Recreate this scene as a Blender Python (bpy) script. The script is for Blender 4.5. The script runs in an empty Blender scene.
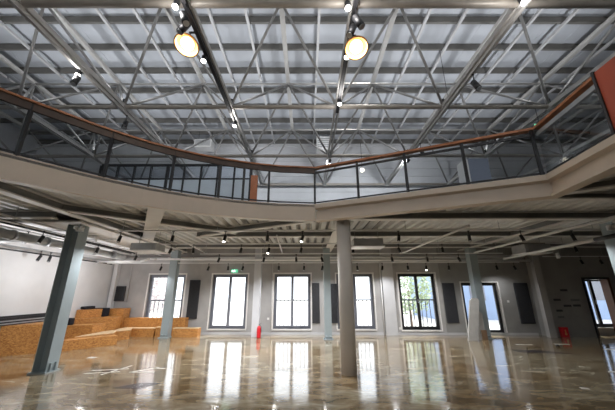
import bpy, bmesh, math, random
from mathutils import Vector, Matrix
random.seed(7)
S = bpy.context.scene
C = S.collection
PI = math.pi

# ------------------------------------------------------------------ camera, world, exposure
F_PX = 283.68
cam_d = bpy.data.cameras.new('camera'); cam = bpy.data.objects.new('camera', cam_d); C.objects.link(cam)
cam_d.sensor_fit = 'HORIZONTAL'; cam_d.sensor_width = 36.0; cam_d.lens = F_PX / 615 * 36.0
cam_d.clip_start = 0.05; cam_d.clip_end = 300
YAW, PITCH, ROLL = 0.00371, 0.29747, -0.00292
_f = Vector((math.sin(YAW) * math.cos(PITCH), math.cos(YAW) * math.cos(PITCH), math.sin(PITCH)))
_r0 = Vector((math.cos(YAW), -math.sin(YAW), 0)); _u0 = _r0.cross(_f)
_r = math.cos(ROLL) * _r0 + math.sin(ROLL) * _u0; _u = -math.sin(ROLL) * _r0 + math.cos(ROLL) * _u0
cam.matrix_world = Matrix(((_r.x, _u.x, -_f.x, 0), (_r.y, _u.y, -_f.y, 0), (_r.z, _u.z, -_f.z, 1.7), (0, 0, 0, 1)))
S.camera = cam

world = bpy.data.worlds.new('world'); S.world = world; world.use_nodes = True
_nt = world.node_tree
_bg = _nt.nodes['Background']; _bg.inputs['Color'].default_value = (0.93, 0.97, 1.0, 1); _bg.inputs['Strength'].default_value = 2.1

S.view_settings.view_transform = 'Standard'; S.view_settings.look = 'None'
S.view_settings.gamma = 1.0; S.view_settings.use_curve_mapping = False
S.view_settings.exposure = 0.4
S.cycles.max_bounces = 7; S.cycles.diffuse_bounces = 4; S.cycles.glossy_bounces = 4; S.cycles.transparent_max_bounces = 12
S.cycles.sample_clamp_indirect = 4.0

_sd = bpy.data.lights.new('sun', 'SUN'); _sd.energy = 5.0; _sd.angle = .02; _sd.color = (1, .95, .86)
_so = bpy.data.objects.new('sun', _sd); C.objects.link(_so); _so.rotation_euler = Vector((-.25, -.48, -1)).to_track_quat('-Z', 'Y').to_euler()
ROOF_LAMP_W = 14
TRACK_LAMP_W = 125
UPLIGHT_W = 66

# ------------------------------------------------------------------ materials
def nodes_of(m): return m.node_tree.nodes, m.node_tree.links
def mat(name, col, rough=0.6, metal=0.0, var=0.06, scale=6.0, bump=0.0, spec=0.5):
    m = bpy.data.materials.new(name); m.use_nodes = True
    N, L = nodes_of(m); b = N['Principled BSDF']
    b.inputs['Roughness'].default_value = rough; b.inputs['Metallic'].default_value = metal
    b.inputs['Specular IOR Level'].default_value = spec
    tc = N.new('ShaderNodeTexCoord'); nz = N.new('ShaderNodeTexNoise'); nz.inputs['Scale'].default_value = scale; nz.inputs['Detail'].default_value = 5
    L.new(tc.outputs['Object'], nz.inputs['Vector'])
    cr = N.new('ShaderNodeValToRGB')
    cr.color_ramp.elements[0].position = 0.3; cr.color_ramp.elements[1].position = 0.7
    cr.color_ramp.elements[0].color = tuple(max(0, c * (1 - var)) for c in col) + (1,)
    cr.color_ramp.elements[1].color = tuple(min(1, c * (1 + var)) for c in col) + (1,)
    L.new(nz.outputs['Fac'], cr.inputs['Fac']); L.new(cr.outputs['Color'], b.inputs['Base Color'])
    if bump:
        bp = N.new('ShaderNodeBump'); bp.inputs['Strength'].default_value = bump; bp.inputs['Distance'].default_value = 0.01
        L.new(nz.outputs['Fac'], bp.inputs['Height']); L.new(bp.outputs['Normal'], b.inputs['Normal'])
    return m
def emit_mat(name, col, strength):
    m = bpy.data.materials.new(name); m.use_nodes = True
    N, L = nodes_of(m); b = N['Principled BSDF']
    b.inputs['Base Color'].default_value = (*col, 1); b.inputs['Emission Color'].default_value = (*col, 1); b.inputs['Emission Strength'].default_value = strength
    return m
def glass_mat(name, tint, gloss=0.08, rough=0.02):
    m = bpy.data.materials.new(name); m.use_nodes = True
    N, L = nodes_of(m); N.remove(N['Principled BSDF'])
    t = N.new('ShaderNodeBsdfTransparent'); t.inputs['Color'].default_value = (*tint, 1)
    g = N.new('ShaderNodeBsdfGlossy'); g.inputs['Roughness'].default_value = rough
    fr = N.new('ShaderNodeLayerWeight'); fr.inputs['Blend'].default_value = 0.25
    mu = N.new('ShaderNodeMath'); mu.operation = 'MULTIPLY'; mu.inputs[1].default_value = gloss * 3
    L.new(fr.outputs['Fresnel'], mu.inputs[0])
    mx = N.new('ShaderNodeMixShader'); L.new(mu.outputs[0], mx.inputs['Fac']); L.new(t.outputs[0], mx.inputs[1]); L.new(g.outputs[0], mx.inputs[2])
    L.new(mx.outputs[0], N['Material Output'].inputs['Surface'])
    return m
def floor_mat():
    m = bpy.data.materials.new('polished_resin_floor'); m.use_nodes = True
    N, L = nodes_of(m); b = N['Principled BSDF']
    tc = N.new('ShaderNodeTexCoord')
    mp = N.new('ShaderNodeMapping'); mp.inputs['Rotation'].default_value = (0, 0, 0.25); mp.inputs['Scale'].default_value = (0.8, 1.6, 1)
    L.new(tc.outputs['Object'], mp.inputs['Vector'])
    n1 = N.new('ShaderNodeTexNoise'); n1.inputs['Scale'].default_value = 2.2; n1.inputs['Detail'].default_value = 9; n1.inputs['Roughness'].default_value = 0.66; n1.inputs['Distortion'].default_value = 0.7
    L.new(mp.outputs['Vector'], n1.inputs['Vector'])
    r1 = N.new('ShaderNodeValToRGB'); e = r1.color_ramp.elements
    e[0].position = 0.28; e[0].color = (0.085, 0.062, 0.036, 1)
    e[1].position = 0.72; e[1].color = (0.56, 0.54, 0.47, 1)
    for p, c in ((0.40, (0.17, 0.126, 0.07, 1)), (0.50, (0.27, 0.22, 0.142, 1)), (0.60, (0.35, 0.305, 0.215, 1))):
        x = e.new(p); x.color = c
    L.new(n1.outputs['Fac'], r1.inputs['Fac'])
    n2 = N.new('ShaderNodeTexNoise'); n2.inputs['Scale'].default_value = 0.42; n2.inputs['Detail'].default_value = 4
    L.new(tc.outputs['Object'], n2.inputs['Vector'])
    r2 = N.new('ShaderNodeValToRGB'); r2.color_ramp.elements[0].position = 0.42; r2.color_ramp.elements[1].position = 0.62
    L.new(n2.outputs['Fac'], r2.inputs['Fac'])
    mx = N.new('ShaderNodeMix'); mx.data_type = 'RGBA'; mx.blend_type = 'MULTIPLY'
    L.new(r2.outputs['Color'], mx.inputs['Factor'])
    L.new(r1.outputs['Color'], mx.inputs[6]); mx.inputs[7].default_value = (0.86, 0.70, 0.53, 1)
    v = N.new('ShaderNodeTexVoronoi'); v.inputs['Scale'].default_value = 3.3; v.feature = 'F1'
    L.new(mp.outputs['Vector'], v.inputs['Vector'])
    sp = N.new('ShaderNodeSeparateColor'); L.new(v.outputs['Color'], sp.inputs['Color'])
    mx2 = N.new('ShaderNodeMix'); mx2.data_type = 'RGBA'; mx2.blend_type = 'OVERLAY'; mx2.inputs['Factor'].default_value = 0.12
    L.new(mx.outputs[2], mx2.inputs[6]); L.new(sp.outputs['Red'], mx2.inputs[7])
    L.new(mx2.outputs[2], b.inputs['Base Color'])
    rr = N.new('ShaderNodeMapRange'); rr.inputs['To Min'].default_value = 0.05; rr.inputs['To Max'].default_value = 0.17
    L.new(n1.outputs['Fac'], rr.inputs['Value']); L.new(rr.outputs['Result'], b.inputs['Roughness'])
    n3 = N.new('ShaderNodeTexNoise'); n3.inputs['Scale'].default_value = 3.0; n3.inputs['Detail'].default_value = 3
    L.new(tc.outputs['Object'], n3.inputs['Vector'])
    bp = N.new('ShaderNodeBump'); bp.inputs['Strength'].default_value = 0.12; bp.inputs['Distance'].default_value = 0.02
    L.new(n3.outputs['Fac'], bp.inputs['Height']); L.new(bp.outputs['Normal'], b.inputs['Normal'])
    b.inputs['Specular IOR Level'].default_value = 0.65
    b.inputs['Coat Weight'].default_value = 0.45; b.inputs['Coat Roughness'].default_value = 0.10
    return m
def osb_mat():
    m = bpy.data.materials.new('strand_board'); m.use_nodes = True
    N, L = nodes_of(m); b = N['Principled BSDF']
    tc = N.new('ShaderNodeTexCoord'); mp = N.new('ShaderNodeMapping'); mp.inputs['Scale'].default_value = (13, 13, 22)
    L.new(tc.outputs['Object'], mp.inputs['Vector'])
    v = N.new('ShaderNodeTexVoronoi'); v.inputs['Scale'].default_value = 2.2; L.new(mp.outputs['Vector'], v.inputs['Vector'])
    n = N.new('ShaderNodeTexNoise'); n.inputs['Scale'].default_value = 1.5; n.inputs['Detail'].default_value = 8; n.inputs['Distortion'].default_value = 1.2
    L.new(mp.outputs['Vector'], n.inputs['Vector'])
    sp = N.new('ShaderNodeSeparateColor'); L.new(v.outputs['Color'], sp.inputs['Color'])
    ad = N.new('ShaderNodeMath'); ad.operation = 'MULTIPLY_ADD'; ad.inputs[1].default_value = 0.35
    L.new(sp.outputs['Green'], ad.inputs[0]); L.new(n.outputs['Fac'], ad.inputs[2])
    cr = N.new('ShaderNodeValToRGB'); e = cr.color_ramp.elements
    e[0].position = 0.35; e[0].color = (0.25, 0.09, 0.022, 1); e[1].position = 0.95; e[1].color = (0.68, 0.35, 0.11, 1)
    x = e.new(0.62); x.color = (0.47, 0.20, 0.05, 1)
    L.new(ad.outputs[0], cr.inputs['Fac']); L.new(cr.outputs['Color'], b.inputs['Base Color'])
    b.inputs['Roughness'].default_value = 0.5
    return m
def plaster_mat(name, col, var=0.12):
    return mat(name, col, 0.85, 0, var, 1.6, 0.15)

M = {}
M['floor'] = floor_mat(); M['osb'] = osb_mat()
M['pale_wood'] = mat('pale_plywood_edge', (0.68, 0.50, 0.30), 0.5, 0, 0.12, 9)
M['wall_grey'] = plaster_mat('grey_plaster', (0.40, 0.39, 0.385))
M['wall_shaded'] = plaster_mat('shaded_grey_plaster', (0.30, 0.295, 0.285))  # darker copy of the grey plaster, shade of the dim end in its colour
M['wall_white'] = plaster_mat('white_plaster', (0.76, 0.755, 0.76), 0.05)
M['pil'] = plaster_mat('pale_grey_plaster', (0.52, 0.52, 0.53), 0.06)
M['siding'] = mat('light_metal_siding', (0.66, 0.67, 0.70), 0.5, 0.0, 0.05, 2)
M['roof'] = mat('roof_sheet', (0.53, 0.555, 0.60), 0.5, 0.0, 0.10, 0.9)
M['purlin'] = mat('purlin_paint', (0.15, 0.145, 0.135), 0.6, 0.0, 0.10, 3)
M['joist'] = mat('joist_paint', (0.56, 0.56, 0.57), 0.5, 0.0, 0.06, 3)
M['frame'] = mat('space_frame_paint', (0.50, 0.49, 0.475), 0.45, 0.1, 0.08, 4)
M['frame_x'] = mat('cross_chord_paint', (0.40, 0.365, 0.325), 0.45, 0.1, 0.10, 4)
M['strut'] = mat('strut_paint', (0.36, 0.355, 0.35), 0.45, 0.1, 0.10, 4)
M['beige'] = mat('beige_beam_paint', (0.57, 0.48, 0.39), 0.55, 0, 0.04, 3)
M['beam'] = mat('grey_white_beam_paint', (0.62, 0.61, 0.59), 0.55, 0, 0.06, 3)
M['web'] = mat('shaded_web_paint', (0.22, 0.22, 0.215), 0.6, 0, 0.06, 3)  # webs darker than the flanges: shade put into their colour
M['deck'] = mat('deck_sheet', (0.56, 0.56, 0.55), 0.5, 0.1, 0.08, 3)
M['slab'] = mat('shaded_concrete_slab', (0.20, 0.20, 0.20), 0.8, 0, 0.08, 3)  # kept dark: shade in the gaps between deck ribs put into the colour
M['col'] = mat('blue_grey_column_paint', (0.31, 0.365, 0.385), 0.45, 0, 0.05, 3)
M['col_dark'] = mat('dark_grey_column_paint', (0.11, 0.115, 0.11), 0.45, 0, 0.05, 3)
M['col_white'] = mat('white_column_paint', (0.60, 0.61, 0.64), 0.5, 0, 0.04, 3)
M['round'] = plaster_mat('grey_render', (0.62, 0.58, 0.535), 0.07)
M['wood_rail'] = mat('varnished_handrail_wood', (0.35, 0.135, 0.055), 0.4, 0, 0.25, 9)
M['rail_side'] = mat('dark_stained_rail_side', (0.05, 0.027, 0.018), 0.5, 0, 0.25, 9)
M['black'] = mat('black_metal', (0.022, 0.022, 0.025), 0.45, 0.2, 0.1, 5)
M['black_fab'] = mat('black_fabric', (0.012, 0.013, 0.02), 0.9, 0, 0.2, 20, 0.2)
M['panel'] = mat('charcoal_panel', (0.035, 0.036, 0.042), 0.75, 0, 0.15, 14, 0.2)
M['steel'] = mat('grey_steel', (0.42, 0.43, 0.45), 0.35, 0.6, 0.08, 4)
M['white'] = mat('white_painted_metal', (0.76, 0.76, 0.76), 0.4, 0, 0.03, 3)
M['duct'] = mat('galvanised_duct', (0.40, 0.41, 0.42), 0.55, 0.0, 0.10, 5)
M['winframe'] = mat('slate_window_frame', (0.17, 0.18, 0.215), 0.4, 0.1, 0.05, 5)
M['bronze'] = mat('brown_door_frame', (0.12, 0.045, 0.025), 0.45, 0.1, 0.1, 5)
M['sill'] = mat('white_window_sill', (0.78, 0.76, 0.74), 0.5, 0, 0.04, 5)
M['red'] = mat('red_orange_panel', (0.40, 0.065, 0.025), 0.5, 0, 0.06, 4)
M['extred'] = mat('extinguisher_red', (0.62, 0.02, 0.03), 0.3, 0, 0.05, 4)
M['copper'] = mat('copper_shade', (0.75, 0.43, 0.19), 0.3, 0.75, 0.08, 5)
M['board'] = mat('grey_board', (0.55, 0.54, 0.52), 0.6, 0, 0.08, 5)
M['brown'] = mat('brown_board', (0.24, 0.15, 0.09), 0.6, 0, 0.12, 5)
M['blue_box'] = mat('blue_grey_cladding', (0.25, 0.28, 0.36), 0.5, 0.1, 0.05, 4)
M['orange_door'] = mat('orange_brown_board', (0.45, 0.14, 0.05), 0.5, 0, 0.12, 5)
M['frost'] = mat('frosted_pane', (0.60, 0.67, 0.75), 0.3, 0, 0.03, 2)
M['glass'] = glass_mat('window_glass', (0.97, 0.985, 1.0), 0.05)
M['rail_glass'] = glass_mat('balustrade_glass', (0.93, 0.945, 0.95), 0.05)
M['clear'] = glass_mat('partition_glass', (0.85, 0.88, 0.92), 0.06)
M['lamp'] = emit_mat('lamp_white', (1.0, 0.97, 0.92), 10)
M['lamp_warm'] = emit_mat('lamp_warm', (1.0, 0.88, 0.70), 3.0)
M['lamp_soft'] = emit_mat('lamp_lens', (1.0, 0.97, 0.9), 9)
M['green_sign'] = emit_mat('green_sign', (0.12, 0.55, 0.32), 0.7)
M['green_dim'] = mat('green_sign_face', (0.03, 0.32, 0.16), 0.4, 0, 0.05, 8)
M['sign_white'] = emit_mat('sign_white', (0.9, 1.0, 0.92), 1.3)
M['plate'] = mat('dark_plate', (0.06, 0.06, 0.065), 0.5, 0, 0.1, 8)
M['plate_pale'] = mat('grey_plate', (0.17, 0.17, 0.175), 0.5, 0, 0.1, 8)
M['ground'] = mat('pale_paving', (0.60, 0.58, 0.55), 0.8, 0, 0.1, 1)
M['leaf'] = mat('leaf_green', (0.46, 0.55, 0.37), 0.6, 0, 0.4, 3)
M['blossom'] = mat('pale_blossom', (0.74, 0.68, 0.69), 0.6, 0, 0.2, 3)
M['bark'] = mat('bark', (0.20, 0.14, 0.10), 0.8, 0, 0.2, 6)
M['facade'] = mat('pale_facade', (0.26, 0.34, 0.50), 0.8, 0, 0.05, 1)
M['floor_white'] = mat('worn_white_paint', (0.70, 0.69, 0.65), 0.25, 0, 0.12, 6)
M['floor_dark'] = mat('dark_scuffed_patch', (0.055, 0.045, 0.05), 0.2, 0, 0.15, 6)

# ------------------------------------------------------------------ mesh helpers
class MB:
    def __init__(s): s.bm = bmesh.new()
    def _hexa(s, pts):
        v = [s.bm.verts.new(p) for p in pts]
        for f in ((3, 2, 1, 0), (4, 5, 6, 7), (0, 1, 5, 4), (1, 2, 6, 5), (2, 3, 7, 6), (3, 0, 4, 7)): s.bm.faces.new([v[i] for i in f])
        return s
    def box(s, x0, x1, y0, y1, z0, z1, fn=None):
        pts = [(x0, y0, z0), (x1, y0, z0), (x1, y1, z0), (x0, y1, z0), (x0, y0, z1), (x1, y0, z1), (x1, y1, z1), (x0, y1, z1)]
        return s._hexa([fn(*p) for p in pts] if fn else pts)
    def bar(s, p, q, w, h, up=(0, 0, 1)):
        p, q = Vector(p), Vector(q); d = (q - p).normalized(); up = Vector(up)
        if abs(d.dot(up)) > .99: up = Vector((0, 1, 0))
        a = d.cross(up).normalized() * (w / 2); b = a.cross(d).normalized() * (h / 2)
        return s._hexa([p - a - b, p + a - b, q + a - b, q - a - b, p - a + b, p + a + b, q + a + b, q - a + b])
    def tube(s, p, q, r, n=8, r2=None, cap=True):
        p, q = Vector(p), Vector(q); d = (q - p).normalized(); r2 = r if r2 is None else r2
        t = Vector((0, 0, 1)) if abs(d.z) < .9 else Vector((1, 0, 0))
        a = d.cross(t).normalized(); b = d.cross(a)
        A = [s.bm.verts.new(p + (a * math.cos(k * 2 * PI / n) + b * math.sin(k * 2 * PI / n)) * r) for k in range(n)]
        B = [s.bm.verts.new(q + (a * math.cos(k * 2 * PI / n) + b * math.sin(k * 2 * PI / n)) * r2) for k in range(n)]
        for k in range(n):
            f = s.bm.faces.new((A[k], A[(k + 1) % n], B[(k + 1) % n], B[k])); f.smooth = n > 6
        if cap: s.bm.faces.new(A[::-1]); s.bm.faces.new(B)
        return s
    def path(s, pts, r, n=8):
        for a, b in zip(pts, pts[1:]): s.tube(a, b, r, n)
        for p in pts[1:-1]: s.ball(p, r * 1.02, n)
        return s
    def ball(s, c, r, n=10):
        g = bmesh.ops.create_uvsphere(s.bm, u_segments=n, v_segments=max(4, n // 2 + 1), radius=r, matrix=Matrix.Translation(c))
        return s
    def lathe(s, prof, c=(0, 0, 0), n=24):
        rings = []
        for r, z in prof:
            rings.append([s.bm.verts.new((c[0] + r * math.cos(k * 2 * PI / n), c[1] + r * math.sin(k * 2 * PI / n), c[2] + z)) for k in range(n)] if r > 1e-5 else [s.bm.verts.new((c[0], c[1], c[2] + z))])
        for A, B in zip(rings, rings[1:]):
            for k in range(n):
                if len(A) == 1 and len(B) == 1: continue
                if len(A) == 1: f = s.bm.faces.new((A[0], B[(k + 1) % n], B[k]))
                elif len(B) == 1: f = s.bm.faces.new((A[k], A[(k + 1) % n], B[0]))
                else: f = s.bm.faces.new((A[k], A[(k + 1) % n], B[(k + 1) % n], B[k]))
                f.smooth = True
        return s
    def prism(s, poly, z0, z1):
        A = [s.bm.verts.new((x, y, z0)) for x, y in poly]; B = [s.bm.verts.new((x, y, z1)) for x, y in poly]
        s.bm.faces.new(A[::-1]); s.bm.faces.new(B)
        n = len(poly)
        for k in range(n): s.bm.faces.new((A[k], A[(k + 1) % n], B[(k + 1) % n], B[k]))
        return s
    def sweep(s, pts, prof, closed=True):
        """pts: plan polyline (x, y); prof: closed list of (offset to the outer side, z)."""
        n = len(pts); rings = []
        for i, p in enumerate(pts):
            a = Vector(pts[max(0, i - 1)]); b = Vector(pts[min(n - 1, i + 1)]); c = Vector(p)
            d1 = (c - a).normalized() if i > 0 else (b - c).normalized()
            d2 = (b - c).normalized() if i < n - 1 else d1
            t = (d1 + d2).normalized(); nn = Vector((-t.y, t.x)); k = 1 / max(.4, nn.dot(Vector((-d1.y, d1.x))))
            rings.append([s.bm.verts.new((c.x + nn.x * o * k, c.y + nn.y * o * k, z)) for o, z in prof])
        m = len(prof)
        for A, B in zip(rings, rings[1:]):
            for j in range(m): s.bm.faces.new((A[j], A[(j + 1) % m], B[(j + 1) % m], B[j]))
        s.bm.faces.new(rings[0][::-1]); s.bm.faces.new(rings[-1])
        return s
    def build(s, name, material, parent=None, smooth=False, bevel=0):
        bmesh.ops.recalc_face_normals(s.bm, faces=s.bm.faces[:])
        me = bpy.data.meshes.new(name); s.bm.to_mesh(me); s.bm.free()
        me.materials.append(material)
        o = bpy.data.objects.new(name, me); C.objects.link(o)
        if parent is not None: o.parent = parent; o.matrix_parent_inverse = Matrix.Translation(parent.location).inverted() if parent.location.length and not parent.rotation_euler.z else Matrix()
        if bevel:
            b = o.modifiers.new('bevel', 'BEVEL'); b.width = bevel; b.segments = 2; b.limit_method = 'ANGLE'
        return o
def tag(o, label, cat, group=None, kind=None):
    o['label'] = label; o['category'] = cat
    if group: o['group'] = group
    if kind: o['kind'] = kind
    return o
def struct(o, label=None, cat=None):
    o['kind'] = 'structure'
    if label: o['label'] = label; o['category'] = cat
    return o
def empty(name, loc, label, cat, group=None, kind=None, rz=0):
    o = bpy.data.objects.new(name, None); C.objects.link(o); o.location = loc; o.rotation_euler = (0, 0, rz); o.empty_display_size = .2
    return tag(o, label, cat, group, kind)
def dup(root, loc, rz=None, label=None, group=None):
    r = root.copy(); C.objects.link(r); r.location = loc
    if rz is not None: r.rotation_euler = (0, 0, rz)
    if label: r['label'] = label
    if group: r['group'] = group
    for ch in list(root.children):
        c = ch.copy(); C.objects.link(c); c.parent = r; c.matrix_parent_inverse = ch.matrix_parent_inverse.copy()
        for g in list(ch.children):
            d = g.copy(); C.objects.link(d); d.parent = c; d.matrix_parent_inverse = g.matrix_parent_inverse.copy()
    return r
ORD = ['first', 'second', 'third', 'fourth', 'fifth', 'sixth', 'seventh', 'eighth', 'ninth', 'tenth', 'eleventh', 'twelfth', 'thirteenth', 'fourteenth', 'fifteenth',
       'sixteenth', 'seventeenth', 'eighteenth', 'nineteenth', 'twentieth', 'twenty-first', 'twenty-second', 'twenty-third', 'twenty-fourth', 'twenty-fifth', 'twenty-sixth', 'twenty-seventh', 'twenty-eighth']
def W(s, d, z):
    """point on the back wall: s along it, d behind its face."""
    return (s, 12.85 - .04 * s + d, z)

# ------------------------------------------------------------------ structure: floor, ground outside
struct(MB().box(-14, 14, -6.2, 13.9, -.2, 0).build('floor', M['floor']))
struct(MB().box(-60, 60, -60, 80, -.6, -.45).build('ground', M['ground']))

# back wall with its openings (s0, s1, z0, z1)
OPEN = [(-7.03, -5.40, .24, 2.46), (-4.17, -2.60, .22, 2.46), (-1.42, .17, .22, 2.46), (1.30, 2.87, .22, 2.45), (3.96, 5.54, .19, 2.45), (6.60, 8.12, .06, 2.06), (11.36, 12.75, .30, 2.22)]
ROOF_Z = 9.30
mb = MB(); edges = [-13.9] + [v for o in OPEN for v in o[:2]] + [13.9]
TH = .28
for a, b in zip(edges[0::2], edges[1::2]): mb.box(a, b, 0, TH, 0, 3.7, W)
for a, b, z0, z1 in OPEN: mb.box(a, b, 0, TH, 0, z0, W); mb.box(a, b, 0, TH, z1, 3.7, W)
struct(mb.build('wall_back', M['wall_grey']))
# thin overlay near the doorway, the dim end's shade put into its colour
struct(MB().box(5.75, 6.55, -.012, 0, 0, 3.6, W).box(8.17, 9.5, -.012, 0, 0, 3.6, W).box(6.55, 8.17, -.012, 0, 2.10, 3.6, W).build('wall_back_shade', M['wall_shaded']))
# upper back wall, sheeted with horizontal ribs
mb = MB()
mb.box(-13.9, 13.9, 0, .2, 3.7, ROOF_Z, lambda x, y, z: (x, 13.25 + y, z))
z = 3.9
while z < 9.2:
    mb.box(-13.9, 13.9, -.05, 0, z, z + .24, lambda x, y, z_: (x, 13.25 + y, z_)); z += .42
struct(mb.build('wall_back_upper', M['siding']))
struct(MB().box(-8.95, -8.7, -6, 13.3, 0, 3.62).build('wall_left', M['wall_white']))
struct(MB().box(-14.1, -13.9, -6.2, 13.6, 0, ROOF_Z).build('wall_left_upper', M['siding']))
struct(MB().box(13.9, 14.1, -6.2, 13.6, 0, ROOF_Z).build('wall_right_upper', M['wall_shaded']))
struct(MB().box(12.9, 13.1, -6, 12.3, 0, 3.62).build('wall_right', M['wall_grey']))
# front wall behind the camera: piers between tall openings on both storeys
mb = MB()
xs = [-14, -13.5, -9.2, -8.8, -4.6, -4.2, -.2, .2, 4.2, 4.6, 8.8, 9.2, 13.5, 14]
for a, b in zip(xs[0::2], xs[1::2]): mb.box(a, b, -6.2, -6, 0, ROOF_Z)
mb.box(-13.5, 13.5, -6.2, -6, 0, 5.0).box(-13.5, 13.5, -6.2, -6, 7.4, ROOF_Z)
struct(mb.build('wall_front', M['wall_grey']))
# end wall that steps forward beside the doorway
struct(MB().box(9.5, 11.33, 12.05, 12.25, 0, 3.62).box(9.5, 9.7, 12.05, 12.6, 0, 3.62).box(11.33, 12.9, 12.05, 12.25, 2.22, 3.62).box(12.42, 12.9, 12.05, 12.25, 0, 2.22).build('wall_end', M['wall_shaded']))
mb = MB(); mb.box(9.36, 9.62, 11.86, 12.05, 0, 3.62)
struct(mb.build('trim_2', M['wall_grey']))
struct(MB().box(3.25, 3.72, -.16, 0, 0, 3.6, W).build('trim_3', M['pil']))
struct(MB().box(-8.62, -8.45, -.2, 0, 0, 3.6, W).build('trim_4', M['wall_white']))
struct(MB().box(-8.7, 9.36, -.03, 0, 0, .09, W).build('baseboard_back', M['pil']))
# lintel band along the back wall
struct(MB().box(-8.7, 9.4, -.10, 0, 2.95, 3.22, W).build('trim_5', M['pil']))

# doorway frame in the end wall
d = bpy.data.objects.new('door_1', None); C.objects.link(d); d['kind'] = 'structure'
MB().box(11.33, 11.39, 11.98, 12.3, 0, 2.2).build('door_jamb', M['black'], d)
MB().box(12.32, 12.42, 11.98, 12.3, 0, 2.2).build('door_jamb', M['bronze'], d)
MB().box(11.33, 12.42, 11.98, 12.3, 2.16, 2.24).build('door_head', M['black'], d)

# windows
def window(n, s0, s1, z0, z1, fm, split=.5, sill=True):
    w = bpy.data.objects.new('window_%d' % n, None); C.objects.link(w); w['kind'] = 'structure'
    fw = .065; y0, y1 = .12, .19
    m = MB()
    m.box(s0, s0 + fw, y0, y1, z0, z1, W).box(s1 - fw, s1, y0, y1, z0, z1, W)
    m.box(s0 + fw, s1 - fw, y0, y1, z0, z0 + fw, W).box(s0 + fw, s1 - fw, y0, y1, z1 - fw, z1, W)
    m.build('window_frame', fm, w)
    sm = s0 + (s1 - s0) * split
    for a, b in ((s0 + fw, sm), (sm, s1 - fw)):
        k = .058
        m = MB()
        m.box(a, a + k, y0 - .02, y1 - .02, z0 + fw, z1 - fw, W).box(b - k, b, y0 - .02, y1 - .02, z0 + fw, z1 - fw, W)
        m.box(a + k, b - k, y0 - .02, y1 - .02, z0 + fw, z0 + fw + k, W).box(a + k, b - k, y0 - .02, y1 - .02, z1 - fw - k, z1 - fw, W)
        sh = m.build('casement', fm, w)
        MB().box(a + k, b - k, .135, .143, z0 + fw + k, z1 - fw - k, W).build('pane', M['glass'], sh)
    hb = MB().box(sm - .015, sm + .015, y0 - .065, y0 - .02, (z0 + z1) / 2 - .08, (z0 + z1) / 2 + .08, W)
    hb.build('handle', M['steel'], w)
    if sill: MB().box(s0 - .04, s1 + .04, -.05, .12, z0 - .05, z0, W).build('sill', M['sill'], w)
    m = MB().box(s0 - .06, s0 - .003, -.012, -.001, z0, z1 + .06, W).box(s1 + .003, s1 + .06, -.012, -.001, z0, z1 + .06, W).box(s0 - .003, s1 + .003, -.012, -.001, z1 + .003, z1 + .06, W)
    m.build('architrave', M['sill'], w)
for i, o in enumerate(OPEN): window(i + 1, *o, M['winframe'] if i < 4 else M['black'], sill=i not in (5,))

# roof sheet
mb = MB(); mb.box(-14.1, 14.1, -6.2, 13.6, ROOF_Z, ROOF_Z + .12)
x = -13.8
while x < 13.8:
    mb.box(x, x + .03, -6, 13.4, ROOF_Z - .012, ROOF_Z); x += 1.0
struct(mb.build('ceiling', M['roof']))

# ------------------------------------------------------------------ mezzanine
ARC = [(-5.8, -5.8), (-5.78, -1), (-5.72, .6), (-5.55, 1.9), (-5.25, 2.85), (-5.0, 3.4), (-4.76, 3.80), (-4.53, 4.09), (-4.28, 4.40), (-4.0, 4.74), (-3.67, 5.08), (-3.30, 5.42), (-2.9, 5.71), (-2.48, 5.96), (-2.03, 6.17), (-1.6, 6.34), (-1.12, 6.49), (-.65, 6.60), (.21, 6.69)]
RIGHT = [(.21, 6.69), (4.45, 4.86)]
SIDE = [(4.45, 4.86), (4.27, 3.43), (4.15, 1.0), (4.1, -5.8)]
path = ARC + RIGHT[1:] + SIDE[1:]
DECK_Z, SLAB_T = 3.61, 3.75
mb = MB()
def slab_cell(p, q, xo):
    pts = [p, q, (xo, q[1]), (xo, p[1])]
    mb._hexa([(x, y, 3.70) for x, y in pts] + [(x, y, SLAB_T) for x, y in pts])
for p, q in zip(ARC, ARC[1:]): slab_cell(p, q, -13.88)
for p, q in zip(RIGHT + SIDE[1:], (RIGHT + SIDE[1:])[1:]): slab_cell(p, q, 13.88)
mb.box(-13.88, 13.88, 6.69, 13.2, 3.70, SLAB_T)
struct(mb.build('floor_mezzanine', M['slab']))
def edge_y(x):
    for (xa, ya), (xb, yb) in zip(ARC[5:] + RIGHT[1:], (ARC[6:] + RIGHT[1:])):
        if xa <= x <= xb and xb > xa: return ya + (yb - ya) * (x - xa) / (xb - xa)
    return None
mb = MB(); x = -8.6
while x < 12.8:                                                     # trapezoid ribs of the steel deck, running front to back
    y0 = -5.6
    if -5.85 < x < 4.5:
        y0 = max([edge_y(min(max(q, -4.99), 4.44)) for q in (x - .02, x + .24)]) + .08
    p = [(x, 3.70), (x + .05, DECK_Z), (x + .17, DECK_Z), (x + .22, 3.70)]
    va = [mb.bm.verts.new((a, y0, b)) for a, b in p]; vb = [mb.bm.verts.new((a, 13.0, b)) for a, b in p]
    for k in range(3): mb.bm.faces.new((va[k], va[k + 1], vb[k + 1], vb[k]))
    mb.bm.faces.new(va); mb.bm.faces.new(vb[::-1]); mb.bm.faces.new((va[0], vb[0], vb[3], va[3]))
    x += .30
struct(mb.build('ceiling_mezzanine', M['deck']))

struct(MB().prism([(-8.69, 6.82), (-5.58, 6.82), (-5.58, 13.0), (-8.69, 13.0)], 3.36, 3.40).build('ceiling_left', M['wall_white']))
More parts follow.
